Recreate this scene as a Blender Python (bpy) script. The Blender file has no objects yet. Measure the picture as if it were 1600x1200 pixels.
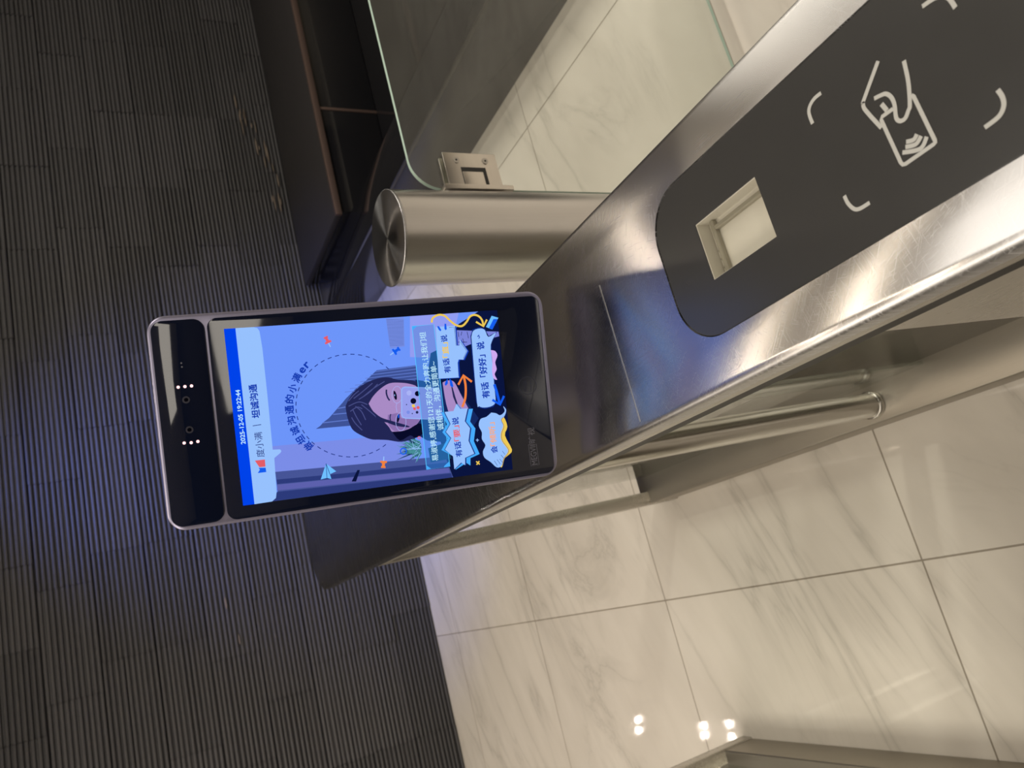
import bpy, bmesh, math, random
import numpy as np
from mathutils import Vector, Matrix
random.seed(7)
scene = bpy.context.scene
COL = scene.collection

# ---------------------------------------------------------------- camera
FPX = 1182.55
R = np.array([[-0.24316084, -0.41897556, -0.87483272],
              [0.9372121, -0.3339462, -0.10056549],
              [-0.25001258, -0.8443574, 0.4738716]])
R[2] = [0.25001258 * -1, -0.8443574, 0.4738716]
CH = 1.35
cd = bpy.data.cameras.new('camera')
cam = bpy.data.objects.new('camera', cd)
COL.objects.link(cam)
M3 = Matrix(R.T.tolist())
cam.matrix_world = Matrix.Translation((0, 0, CH)) @ M3.to_4x4()
cd.sensor_width = 36.0
cd.lens = FPX * 36.0 / 1600.0
cd.clip_start = 0.02
cd.clip_end = 60
cd.dof.use_dof = True
cd.dof.focus_distance = 0.60
cd.dof.aperture_fstop = 15.0
scene.camera = cam

# ---------------------------------------------------------------- colour management, world
scene.view_settings.view_transform = 'Standard'
scene.view_settings.look = 'None'
scene.view_settings.gamma = 1.0
scene.view_settings.use_curve_mapping = False
scene.view_settings.exposure = 0.2
w = bpy.data.worlds.new('world')
scene.world = w
w.use_nodes = True
w.node_tree.nodes['Background'].inputs[0].default_value = (1.0, 0.9, 0.8, 1)
w.node_tree.nodes['Background'].inputs[1].default_value = 0.05


def area_lamp(name, loc, size, power, color=(1, .88, .74), shape='DISK', size_y=None, rot=(0, 0, 0), spread=180):
    l = bpy.data.lights.new(name, 'AREA')
    l.shape = shape
    l.size = size
    if size_y:
        l.size_y = size_y
    l.energy = power
    l.color = color
    l.spread = math.radians(spread)
    o = bpy.data.objects.new(name, l)
    o.location = loc
    o.rotation_euler = rot
    COL.objects.link(o)
    return o


CEIL = 2.8
WARM = (1.0, 0.84, 0.66)
DOWN = [(-0.06, 1.65), (0.80, 2.20), (-0.06, 1.20)]
for (x, y) in DOWN:
    area_lamp('downlight_lamp', (x, y, CEIL - 0.03), 0.08, 2.4, WARM)
for (x, y) in [(-1.46, 5.30), (-1.555, 5.31), (-1.48, 6.62), (-1.575, 6.65), (-1.49, 5.64), (-1.565, 5.66)]:
    area_lamp('downlight_lamp', (x, y, CEIL - 0.03), 0.045, 1.0, (1, .92, .80))
area_lamp('downlight_lamp', (1.90, 0.5, CEIL - 0.03), 0.12, 13, (1, .93, .82))  # added unseen lamp, brightens the floor on the right
area_lamp('ceiling_fill_lamp', (-2.7, 3.1, CEIL - 0.02), 1.2, 34, (1, .88, .74), 'RECTANGLE', 2.0)  # added unseen panel, brightens the far left floor
area_lamp('ceiling_fill_lamp', (-0.3, 0.55, CEIL - 0.02), 1.8, 11, (1, .93, .84), 'RECTANGLE', 0.8)  # added unseen panel, brightens the near part of the top plate
# added blue lamp with no known fitting, tints the ribbed wall
area_lamp('added_wall_tint_lamp', (1.0, 2.7, CEIL - 0.03), 0.25, 9, (.16, .26, 1.0), rot=(math.radians(25), 0, 0), spread=55)
# unseen broad panels put in as the lobby's general light
area_lamp('ceiling_fill_lamp', (-1.9, 1.0, CEIL - 0.02), 1.2, 50, (1, .90, .77), 'RECTANGLE', 2.4)
area_lamp('ceiling_fill_lamp', (2.9, 0.9, CEIL - 0.02), 1.2, 52, (1, .93, .80), 'RECTANGLE', 2.4)
area_lamp('ceiling_fill_lamp', (0.4, -2.4, CEIL - 0.02), 2.4, 40, (1, .92, .80), 'RECTANGLE', 1.0)


# ---------------------------------------------------------------- ray helpers (calibrated photograph -> real place)
def ray(px, py):
    return R.T @ np.array([px - 800.0, -(py - 600.0), -FPX])


def on_level(px, py, z):
    r = ray(px, py)
    t = (z - CH) / r[2]
    return (r[0] * t, r[1] * t)


# ---------------------------------------------------------------- materials
def s2l(c):
    return tuple(((v / 12.92) if v <= 0.04045 else ((v + 0.055) / 1.055) ** 2.4) for v in c)


def rgb(r, g, b):
    return s2l((r / 255, g / 255, b / 255))


class NT:
    def __init__(self, name):
        self.m = bpy.data.materials.new(name)
        self.m.use_nodes = True
        self.t = self.m.node_tree
        self.n = self.t.nodes
        self.p = self.n['Principled BSDF']
        self.out = self.n['Material Output']

    def add(self, kind, **kw):
        n = self.n.new(kind)
        for k, v in kw.items():
            setattr(n, k, v)
        return n

    def link(self, a, b):
        self.t.links.new(a, b)

    def math(self, op, a, b=None, c=None):
        n = self.add('ShaderNodeMath', operation=op)
        for i, v in enumerate((a, b, c)):
            if v is None:
                continue
            if isinstance(v, (int, float)):
                n.inputs[i].default_value = v
            else:
                self.link(v, n.inputs[i])
        return n.outputs[0]

    def ramp(self, fac, stops, interp='LINEAR'):
        n = self.add('ShaderNodeValToRGB')
        n.color_ramp.interpolation = interp
        e = n.color_ramp.elements
        while len(e) < len(stops):
            e.new(0.5)
        for i, (p, c) in enumerate(stops):
            e[i].position = p
            e[i].color = (*c, 1)
        self.link(fac, n.inputs[0])
        return n.outputs[0]

    def mix(self, fac, a, b, mode='MIX'):
        n = self.add('ShaderNodeMixRGB', blend_type=mode)
        for i, v in enumerate((fac, a, b)):
            if isinstance(v, (int, float)):
                n.inputs[i].default_value = v
            elif isinstance(v, tuple):
                n.inputs[i].default_value = (*v, 1)
            else:
                self.link(v, n.inputs[i])
        return n.outputs[0]

    def coords(self, scale=(1, 1, 1), rot=(0, 0, 0), loc=(0, 0, 0), kind='Object'):
        tc = self.add('ShaderNodeTexCoord')
        mp = self.add('ShaderNodeMapping')
        mp.inputs['Scale'].default_value = scale
        mp.inputs['Location'].default_value = loc
        src = tc.outputs[kind]
        if any(rot):                       # turn first, then stretch
            mr = self.add('ShaderNodeMapping')
            mr.inputs['Rotation'].default_value = rot
            self.link(src, mr.inputs[0])
            src = mr.outputs[0]
        self.link(src, mp.inputs[0])
        return mp.outputs[0]

    def noise(self, vec, scale, detail=4, rough=0.5, dist=0.0):
        n = self.add('ShaderNodeTexNoise')
        n.inputs['Scale'].default_value = scale
        n.inputs['Detail'].default_value = detail
        n.inputs['Roughness'].default_value = rough
        n.inputs['Distortion'].default_value = dist
        if vec is not None:
            self.link(vec, n.inputs['Vector'])
        return n.outputs['Fac']

    def set(self, **kw):
        for k, v in kw.items():
            i = self.p.inputs[k.replace('_', ' ')]
            if isinstance(v, (int, float)):
                i.default_value = v
            elif isinstance(v, tuple):
                i.default_value = (*v, 1) if len(v) == 3 else v
            else:
                self.link(v, i)
        return self

    def bump(self, h, strength=0.3, dist=0.001):
        b = self.add('ShaderNodeBump')
        b.inputs['Strength'].default_value = strength
        b.inputs['Distance'].default_value = dist
        self.link(h, b.inputs['Height'])
        self.link(b.outputs[0], self.p.inputs['Normal'])
        return self


def plain(name, col, rough=0.5, metal=0.0, **kw):
    t = NT(name)
    t.set(Base_Color=col, Roughness=rough, Metallic=metal, **kw)
    # a touch of procedural variation
    v = t.noise(t.coords(), 40, 3)
    t.set(Roughness=t.math('ADD', t.math('MULTIPLY', v, 0.06), max(rough - 0.03, 0.0)))
    return t.m


def marble():
    t = NT('marble_floor_tiles')
    base = t.coords(rot=(0, 0, math.radians(-24)), scale=(0.4, 1, 1))
    warp = t.noise(base, 1.6, 5, 0.6)
    v1 = t.noise(base, 2.2, 7, 0.6, 0.8)
    vein = t.math('ABSOLUTE', t.math('SUBTRACT', v1, 0.5))
    veins = t.ramp(vein, [(0.0, (1, 1, 1)), (0.006, (.55, .55, .55)), (0.05, (0.1, .1, .1)), (0.12, (0, 0, 0))])
    mask = t.ramp(t.noise(t.coords(loc=(3, 1, 0)), 1.7, 2), [(0.42, (0, 0, 0)), (0.62, (1, 1, 1))])
    vm = t.mix(1.0, veins, mask, 'MULTIPLY')
    cloud = t.ramp(warp, [(0.3, rgb(207, 200, 190)), (0.7, rgb(232, 226, 217))])
    # long drifting veins, most running one way across the tiles
    b2 = t.coords(rot=(0, 0, math.radians(-17)), scale=(0.28, 1.3, 1), loc=(2, 5, 0))
    v2 = t.math('ABSOLUTE', t.math('SUBTRACT', t.noise(b2, 1.9, 6, 0.52, 0.35), 0.5))
    thin = t.ramp(v2, [(0.0, (1, 1, 1)), (0.004, (.6, .6, .6)), (0.022, (.16, .16, .16)), (0.07, (0, 0, 0))])
    m2 = t.ramp(t.noise(t.coords(loc=(7, 3, 0)), 1.3, 2), [(0.36, (0.1, .1, .1)), (0.55, (1, 1, 1))])
    thin = t.mix(1.0, thin, m2, 'MULTIPLY')
    vm = t.mix(1.0, vm, thin, 'LIGHTEN')
    c = t.mix(t.math('MULTIPLY', vm, 0.30), cloud, rgb(112, 107, 98))
    br = t.add('ShaderNodeTexBrick')
    br.offset = 0.0
    br.squash = 1.0
    br.inputs['Scale'].default_value = 1.0
    br.inputs['Mortar Size'].default_value = 0.0022
    br.inputs['Mortar Smooth'].default_value = 0.3
    br.inputs['Brick Width'].default_value = 0.795
    br.inputs['Row Height'].default_value = 0.84
    br.inputs['Color1'].default_value = (1, 1, 1, 1)
    br.inputs['Color2'].default_value = (0.93, 0.93, 0.93, 1)
    br.inputs['Mortar'].default_value = (0.40, 0.37, 0.33, 1)
    t.link(t.coords(loc=(0.146 + 0.795 * 20, -1.015 + 0.84 * 20, 0)), br.inputs['Vector'])
    c = t.mix(1.0, c, br.outputs['Color'], 'MULTIPLY')
    t.set(Base_Color=c, Roughness=t.math('ADD', t.math('MULTIPLY', br.outputs['Fac'], 0.4), 0.04))
    t.p.inputs['Specular IOR Level'].default_value = 0.55
    t.bump(t.math('SUBTRACT', 1.0, br.outputs['Fac']), 0.3, 0.001)
    return t.m


def stainless(name, col, rough, axis, aniso=0.75, rot=0.0, streak=(2, 60, 60), scratches=False, radial=False):
    """axis: object-space grain direction of the brushing"""
    t = NT(name)
    if radial:
        tg = t.add('ShaderNodeTangent', direction_type='RADIAL', axis='Z')
        t.link(tg.outputs[0], t.p.inputs['Tangent'])
    else:
        cx = t.add('ShaderNodeCombineXYZ')
        for i in range(3):
            cx.inputs[i].default_value = axis[i]
        vt = t.add('ShaderNodeVectorTransform', vector_type='VECTOR', convert_from='OBJECT', convert_to='WORLD')
        t.link(cx.outputs[0], vt.inputs[0])
        t.link(vt.outputs[0], t.p.inputs['Tangent'])
    g = t.noise(t.coords(scale=streak), 10, 3, 0.6)
    big = t.noise(t.coords(), 9, 4, 0.6)
    r = t.math('ADD', rough - 0.07, t.math('MULTIPLY', g, 0.06))
    r = t.math('ADD', r, t.math('MULTIPLY', big, 0.08))
    c = t.mix(g, tuple(v * 0.93 for v in col), tuple(min(1, v * 1.05) for v in col))
    if scratches:
        h = None
        # wiping scratches: thin arcs around a few centres
        for k, (cx_, cy_, fr_, lo) in enumerate([(0.02, -0.62, 520, 0.70), (-0.10, -0.42, 640, 0.71), (0.16, -0.30, 580, 0.715), (-0.22, -0.70, 700, 0.715)]):
            sp = t.add('ShaderNodeSeparateXYZ')
            t.link(t.coords(loc=(-cx_, -cy_, 0)), sp.inputs[0])
            xx, yy = sp.outputs[0], sp.outputs[1]
            rr = t.math('SQRT', t.math('ADD', t.math('MULTIPLY', xx, xx), t.math('MULTIPLY', yy, yy)))
            an = t.math('ARCTAN2', yy, xx)
            cb = t.add('ShaderNodeCombineXYZ')
            t.link(t.math('MULTIPLY', rr, fr_ * 7.0), cb.inputs[0])
            t.link(t.math('MULTIPLY', an, 9.0), cb.inputs[1])
            cb.inputs[2].default_value = k * 7.3
            s = t.noise(cb.outputs[0], 1.0, 1, 0.5)
            s = t.ramp(s, [(lo - 0.02, (0, 0, 0)), (lo + 0.03, (1, 1, 1))])
            h = s if h is None else t.mix(1.0, h, s, 'LIGHTEN')
        wear = t.ramp(t.noise(t.coords(loc=(1, 2, 0)), 5, 2), [(0.38, (0, 0, 0)), (0.6, (1, 1, 1))])
        h = t.mix(1.0, h, wear, 'MULTIPLY')
        c = t.mix(t.math('MULTIPLY', h, 0.28), c, (0.9, 0.88, 0.86))
        r = t.math('ADD', r, t.math('MULTIPLY', h, 0.10))
        t.bump(g, 0.02, 0.0001)
    else:
        t.bump(g, 0.05, 0.0002)
    t.set(Base_Color=c, Roughness=r, Metallic=1.0, Anisotropic=aniso, Anisotropic_Rotation=rot)
    return t.m


def clear_glass(name, tint=(0.965, 0.985, 0.968), ior=1.5, rough=0.0):
    t = NT(name)
    tr = t.add('ShaderNodeBsdfTransparent')
    tr.inputs[0].default_value = (*tint, 1)
    gl = t.add('ShaderNodeBsdfGlossy')
    gl.inputs['Roughness'].default_value = rough
    ge = t.add('ShaderNodeNewGeometry')
    dt = t.add('ShaderNodeVectorMath', operation='DOT_PRODUCT')
    t.link(ge.outputs['Normal'], dt.inputs[0])
    t.link(ge.outputs['Incoming'], dt.inputs[1])
    inv_c = t.math('SUBTRACT', 1.0, t.math('ABSOLUTE', dt.outputs['Value']))
    f0 = ((ior - 1) / (ior + 1)) ** 2
    fres = t.math('ADD', f0, t.math('MULTIPLY', t.math('POWER', inv_c, 5.0), 1 - f0))
    mx = t.add('ShaderNodeMixShader')
    smudge = t.math('MULTIPLY', t.noise(t.coords(), 6, 4), 0.02)
    t.link(t.math('ADD', fres, smudge), mx.inputs[0])
    t.link(tr.outputs[0], mx.inputs[1])
    t.link(gl.outputs[0], mx.inputs[2])
    t.link(mx.outputs[0], t.out.inputs['Surface'])
    return t.m


def lit(name, col, strength=1.0, alpha=1.0):
    """a colour shown by the lit display: it emits"""
    t = NT(name)
    e = t.add('ShaderNodeEmission')
    e.inputs[0].default_value = (*col, 1)
    e.inputs[1].default_value = strength
    if alpha < 1:
        tr = t.add('ShaderNodeBsdfTransparent')
        mx = t.add('ShaderNodeMixShader')
        mx.inputs[0].default_value = alpha
        t.link(tr.outputs[0], mx.inputs[1])
        t.link(e.outputs[0], mx.inputs[2])
        t.link(mx.outputs[0], t.out.inputs['Surface'])
    else:
        t.link(e.outputs[0], t.out.inputs['Surface'])
    return t.m


def ribbed_tile():
    t = NT('dark_ribbed_wall_tile')
    at = t.add('ShaderNodeAttribute', attribute_name='tone')
    g = t.noise(t.coords(scale=(3, 1, 60)), 6, 4, 0.6)
    spots = t.ramp(t.noise(t.coords(scale=(2, 1, 8)), 14, 2), [(0.70, (0, 0, 0)), (0.80, (1, 1, 1))])
    c = t.ramp(at.outputs['Fac'], [(0.0, rgb(48, 49, 54)), (1.0, rgb(68, 68, 73))])
    c = t.mix(t.math('MULTIPLY', g, 0.5), c, rgb(98, 95, 94))
    c = t.mix(t.math('MULTIPLY', spots, 0.12), c, rgb(180, 165, 150))
    t.set(Base_Color=c, Roughness=0.55)
    t.bump(g, 0.35, 0.002)
    return t.m


M = {}
M['floor'] = marble()
M['rib'] = ribbed_tile()
M['steel_top'] = stainless('brushed_steel_top', (0.52, 0.515, 0.52), 0.255, (0, 1, 0), 0.99, 0.25, (260, 2.5, 260), scratches=True)
M['steel'] = stainless('brushed_steel', (0.56, 0.54, 0.50), 0.28, (0, 1, 0), 0.6, 0.0, (60, 2, 60))
M['steel_tube'] = stainless('brushed_steel_tube', (0.58, 0.56, 0.52), 0.22, (0, 0, 1), 0.5, 0.0, (70, 70, 2))
M['steel_post'] = stainless('satin_steel_post', (0.66, 0.64, 0.63), 0.30, (0, 0, 1), 0.6, 0.0, (70, 70, 1.2))
M['steel_cap'] = stainless('turned_steel_cap', (0.50, 0.50, 0.52), 0.20, (0, 0, 1), 0.97, 0.0, (30, 30, 30), radial=True)
M['base_metal'] = stainless('satin_base_steel', (0.40, 0.37, 0.32), 0.46, (0, 1, 0), 0.2, 0.0, (60, 2, 60))
M['clamp'] = stainless('satin_steel_clamp', (0.66, 0.62, 0.57), 0.32, (1, 0, 0), 0.3, 0.0, (3, 60, 60))
M['seal'] = plain('black_rubber_seal', (0.012, 0.012, 0.012), 0.5)
M['black_glass'] = plain('reader_black_glass', (0.030, 0.030, 0.030), 0.26)
M['term_glass'] = plain('terminal_black_glass_flare_tint', (0.005, 0.008, 0.024), 0.05)  # black glass; the screen flare's navy haze is put into its colour
M['term_body'] = plain('terminal_grey_alloy', (0.30, 0.285, 0.40), 0.38, 0.6)
M['ink'] = plain('pale_grey_ink', rgb(168, 168, 164), 0.5)
M['ink_dim'] = plain('dim_grey_ink', rgb(112, 112, 124), 0.4)
M['ink_faint'] = plain('faint_grey_ink', rgb(62, 64, 82), 0.4)
M['cavity'] = plain('scanner_cavity_plastic', rgb(244, 240, 232), 0.35)
M['cavity_dark'] = plain('scanner_inner_frame', rgb(170, 165, 152), 0.35)
M['glass'] = clear_glass('clear_gate_glass')
M['scan_glass'] = clear_glass('scanner_glass', (0.86, 0.86, 0.84), 1.5)
M['glass_edge'] = plain('green_glass_edge', rgb(176, 198, 186), 0.15)
M['granite'] = plain('black_polished_stone', (0.010, 0.010, 0.012), 0.06)
M['granite_face'] = plain('dark_stone_face', (0.022, 0.022, 0.025), 0.14)
M['ledge'] = plain('dark_grey_ledge', rgb(46, 44, 45), 0.45)
M['copper'] = plain('copper_trim', rgb(116, 98, 92), 0.45, 0.7)
M['paint'] = plain('ceiling_paint', rgb(190, 184, 172), 0.8)
M['wallpaint'] = plain('lobby_wall_paint', rgb(150, 143, 130), 0.7)
M['wallfront'] = plain('dark_lobby_wall', rgb(52, 50, 54), 0.6)
M['wallright'] = plain('lobby_wall_stone', rgb(170, 164, 150), 0.5)
M['lens'] = plain('camera_lens_glass', (0.002, 0.002, 0.006), 0.03)
M['lens_ring'] = plain('camera_lens_ring', (0.03, 0.03, 0.05), 0.3)
M['screw'] = plain('screw_steel', (0.5, 0.48, 0.45), 0.35, 1.0)
M['socket'] = plain('screw_socket', (0.02, 0.02, 0.02), 0.5)


# ---------------------------------------------------------------- mesh helpers
def new_obj(name, bm, mat, parent=None, smooth=False):
    me = bpy.data.meshes.new(name)
    bmesh.ops.recalc_face_normals(bm, faces=bm.faces)
    bm.to_mesh(me)
    bm.free()
    o = bpy.data.objects.new(name, me)
    COL.objects.link(o)
    for m in (mat if isinstance(mat, (list, tuple)) else [mat]):
        me.materials.append(m)
    if smooth:
        me.shade_auto_smooth(use_auto_smooth=True, angle=math.radians(40)) if hasattr(me, 'shade_auto_smooth') else None
        for p in me.polygons:
            p.use_smooth = True
        try:
            me.set_sharp_from_angle(angle=math.radians(35))
        except Exception:
            pass
    if parent is not None:
        o.parent = parent
    return o


def empty(name, loc=(0, 0, 0), rot=None):
    o = bpy.data.objects.new(name, None)
    o.empty_display_size = 0.05
    o.location = loc
    if rot is not None:
        o.rotation_euler = rot
    COL.objects.link(o)
    return o


def tag(o, label=None, cat=None, group=None, kind=None):
    if label:
        o['label'] = label
    if cat:
        o['category'] = cat
    if group:
        o['group'] = group
    if kind:
        o['kind'] = kind
    return o


def copy_tree(o, parent=None):
    c = o.copy()
    COL.objects.link(c)
    c.parent = parent
    for ch in [x for x in bpy.data.objects if x.parent == o and x != c]:
        copy_tree(ch, c)
    return c


def bm_box(bm, x0, x1, y0, y1, z0, z1, bevel=0.0, seg=2):
    r = bmesh.ops.create_cube(bm, size=1.0)
    vs = r['verts']
    for v in vs:
        v.co = Vector((x0 + (v.co.x + .5) * (x1 - x0), y0 + (v.co.y + .5) * (y1 - y0), z0 + (v.co.z + .5) * (z1 - z0)))
    if bevel > 0:
        es = list({e for v in vs for e in v.link_edges})
        bmesh.ops.bevel(bm, geom=es, offset=bevel, segments=seg, profile=0.5, affect='EDGES')


def box(name, x0, x1, y0, y1, z0, z1, mat, parent=None, bevel=0.0, seg=2):
    bm = bmesh.new()
    bm_box(bm, x0, x1, y0, y1, z0, z1, bevel, seg)
    return new_obj(name, bm, mat, parent, smooth=bevel > 0)


def rrect(x0, x1, y0, y1, r, n=8):
    """rounded rectangle outline, counter-clockwise; r may be 4 radii (x0y0, x1y0, x1y1, x0y1)"""
    if not isinstance(r, (list, tuple)):
        r = [r] * 4
    pts = []
    for (cx, cy, a0, rr) in ((x0 + r[0], y0 + r[0], 180, r[0]), (x1 - r[1], y0 + r[1], 270, r[1]),
                             (x1 - r[2], y1 - r[2], 0, r[2]), (x0 + r[3], y1 - r[3], 90, r[3])):
        k = n if rr > 1e-6 else 0
        for i in range(k + 1):
            a = math.radians(a0 + (90.0 * i / k if k else 0))
            pts.append((cx + rr * math.cos(a), cy + rr * math.sin(a)))
    return pts


def prism(bm, pts, a0, a1, mapf=None, bevel=0.0, seg=3, bevel_low=True):
    """extrude an outline (u,v) from level a0 to a1; mapf(u,v,a)->xyz"""
    mapf = mapf or (lambda u, v, a: (u, v, a))
    n = len(pts)
    if bevel <= 0:
        rings = [(0, a0), (0, a1)]
    else:
        rings = []
        if bevel_low:
            for i in range(seg + 1):
                t = math.pi / 2 * i / seg
                rings.append((bevel * (1 - math.sin(t)), a0 + (bevel if a1 > a0 else -bevel) * (1 - math.cos(t))))
        else:
            rings.append((0, a0))
        for i in range(seg + 1):
            t = math.pi / 2 * i / seg
            rings.append((bevel * (1 - math.cos(t)), a1 - (bevel if a1 > a0 else -bevel) * (1 - math.sin(t))))
    # inward offset along averaged normals
    nr = []
    area = sum(pts[i][0] * pts[(i + 1) % n][1] - pts[(i + 1) % n][0] * pts[i][1] for i in range(n))
    sg = 1 if area > 0 else -1
    for i in range(n):
        p, q, s = pts[i - 1], pts[i], pts[(i + 1) % n]
        e1 = Vector((q[0] - p[0], q[1] - p[1]))
        e2 = Vector((s[0] - q[0], s[1] - q[1]))
        d = (e1.normalized() if e1.length > 1e-9 else Vector((0, 0))) + (e2.normalized() if e2.length > 1e-9 else Vector((0, 0)))
        if d.length < 1e-9:
            d = Vector((1, 0))
        d.normalize()
        nr.append((-d.y * sg, d.x * sg))
    loops = []
    for off, a in rings:
        loops.append([bm.verts.new(mapf(pts[i][0] + nr[i][0] * off, pts[i][1] + nr[i][1] * off, a)) for i in range(n)])
    for k in range(len(loops) - 1):
        for i in range(n):
            bm.faces.new((loops[k][i], loops[k][(i + 1) % n], loops[k + 1][(i + 1) % n], loops[k + 1][i]))
    bm.faces.new(list(reversed(loops[0])))
    bm.faces.new(loops[-1])


def bm_cyl(bm, cx, cy, z0, z1, r, n=64, bevel=0.0):
    pts = [(cx + r * math.cos(2 * math.pi * i / n), cy + r * math.sin(2 * math.pi * i / n)) for i in range(n)]
    prism(bm, pts, z0, z1, bevel=bevel, seg=3)


def smooth_path(pts, sub=6):
    if len(pts) < 3:
        return list(pts)
    out = []
    P = [np.array(p, float) for p in pts]
    for i in range(len(P) - 1):
        p0 = P[max(i - 1, 0)]
        p1, p2 = P[i], P[i + 1]
        p3 = P[min(i + 2, len(P) - 1)]
        for k in range(sub):
            t = k / sub
            out.append(tuple(0.5 * ((2 * p1) + (-p0 + p2) * t + (2 * p0 - 5 * p1 + 4 * p2 - p3) * t * t + (-p0 + 3 * p1 - 3 * p2 + p3) * t ** 3)))
    out.append(tuple(P[-1]))
    return out


def ribbon(bm, pts, width, level, mapf, closed=False, thick=0.0):
    """flat stroke of constant width following a 2D path"""
    n = len(pts)
    L, Rr = [], []
    for i in range(n):
        if closed:
            a, b = pts[i - 1], pts[(i + 1) % n]
        else:
            a, b = pts[max(i - 1, 0)], pts[min(i + 1, n - 1)]
        d = Vector((b[0] - a[0], b[1] - a[1]))
        d = d.normalized() if d.length > 1e-12 else Vector((1, 0))
        nx, ny = -d.y * width / 2, d.x * width / 2
        L.append(bm.verts.new(mapf(pts[i][0] + nx, pts[i][1] + ny, level)))
        Rr.append(bm.verts.new(mapf(pts[i][0] - nx, pts[i][1] - ny, level)))
    for i in range(n if closed else n - 1):
        j = (i + 1) % n
        bm.faces.new((L[i], L[j], Rr[j], Rr[i]))


def flat_poly(bm, pts, level, mapf):
    from mathutils.geometry import tessellate_polygon
    vs = [bm.verts.new(mapf(p[0], p[1], level)) for p in pts]
    for tri in tessellate_polygon([[Vector((p[0], p[1], 0)) for p in pts]]):
        try:
            bm.faces.new([vs[i] for i in tri])
        except ValueError:
            pass


# ================================================================ THE SETTING
RW = 3.82          # plane of the ribbed wall
bm = bmesh.new()
bm_box(bm, -5, 5, -4, 8.5, -0.1, 0)
tag(new_obj('floor', bm, M['floor']), kind='structure')
bm = bmesh.new()
bm_box(bm, -5, 5, -4, 8.5, CEIL, CEIL + 0.1)
tag(new_obj('ceiling', bm, M['paint']), kind='structure')
for nm, a, mt in (('wall_left', (-5.1, -5, -4, 8.5, 0, CEIL), 'wallpaint'), ('wall_right', (5, 5.1, -4, 8.5, 0, CEIL), 'wallright'),
                  ('wall_front', (-5, 5, -4.1, -4, 0, CEIL), 'wallfront'), ('wall_far', (-5, 5, 8.5, 8.6, 0, CEIL), 'wallpaint')):
    bm = bmesh.new()
    bm_box(bm, *a)
    tag(new_obj(nm, bm, M[mt]), kind='structure')


def ribbed_wall():
    bm = bmesh.new()
    lay = bm.verts.layers.float.new('tone')
    tw, th, nr = 0.46, 0.21, 10
    x0, x1 = -0.80, 5.0
    rows = int(CEIL / th) + 1
    for r in range(rows):
        z0 = r * th
        z1 = min(z0 + th, CEIL)
        if z1 - z0 < 0.01:
            continue
        x = x0 - random.choice((0.0, 0.12, 0.23, 0.35))
        while x < x1:
            xe = x + tw * random.choice((1, 1, 0.75, 1.25))
            a, b = max(x, x0), min(xe, x1)
            x = xe
            if b - a < 0.02:
                continue
            out = random.uniform(0.006, 0.013)
            tone = random.random()
            # profile in z: rounded ribs
            prof = [(z0 + 0.0002, out)]
            pitch = (z1 - z0) / nr
            for k in range(nr):
                d = random.uniform(0.006, 0.012)
                zb = z0 + k * pitch
                zj = random.uniform(-0.06, 0.06) * pitch
                prof += [(zb + pitch * 0.12 + zj, out - 0.004), (zb + pitch * 0.27 + zj, out + d * .8), (zb + pitch * 0.50 + zj, out + d), (zb + pitch * 0.76 + zj, out + d * .8), (zb + pitch * 0.90 + zj, out - 0.004)]
            prof.append((z1 - 0.0002, out))
            L = []
            for (xx) in (a + 0.0006, b - 0.0006):
                ring = []
                for (z, d) in prof:
                    v = bm.verts.new((xx, RW - d, z))
                    v[lay] = tone
                    ring.append(v)
                L.append(ring)
            for k in range(len(prof) - 1):
                bm.faces.new((L[0][k], L[1][k], L[1][k + 1], L[0][k + 1]))
            bm.faces.new(L[0])
            bm.faces.new(list(reversed(L[1])))
    bm_box(bm, x0, x1, RW, RW + 0.15, 0, CEIL)
    return new_obj('wall_back', bm, M['rib'])


wall_back = ribbed_wall()
tag(wall_back, kind='structure')
# pale chips where the tile faces have flaked
M['chip'] = plain('flaked_tile', rgb(120, 108, 98), 0.7)
rc = random.Random(11)
for (cx_, cz_, n_) in ((2.90, 0.475, 8), (2.60, 0.40, 6), (2.42, 0.39, 5), (0.15, 0.93, 2)):
    bm = bmesh.new()
    for k in range(n_):
        a = cx_ + rc.uniform(-.10, .10)
        z = cz_ + rc.uniform(-.045, .045)
        ln = rc.uniform(.03, .13)
        hh = rc.uniform(.002, .005)
        vs = [bm.verts.new((a + u * ln, RW - 0.0262, z + v * hh)) for u, v in ((-.5, -.3), (-.2, -1), (.3, -.7), (.5, .2), (.2, 1), (-.3, .8))]
        r_ = bmesh.ops.extrude_face_region(bm, geom=[bm.faces.new(vs)])
        for v in [g for g in r_['geom'] if isinstance(g, bmesh.types.BMVert)]:
            v.co.y += 0.006
    new_obj('tile_chip', bm, M['chip'], wall_back)

# ================================================================ low black wall and copper-trimmed box at the wall
lw = empty('low_wall', (1.70, 2.3, 0))
tag(lw, 'low black polished stone wall crossing the marble floor beyond the glass gate', 'low wall')
box('body', -0.08, 0.10, -1.6, 1.44, 0.0, 0.245, M['granite_face'], lw, 0.003)
box('coping', -0.085, 0.105, -1.6, 1.44, 0.245, 0.262, M['granite'], lw, 0.002)

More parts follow.
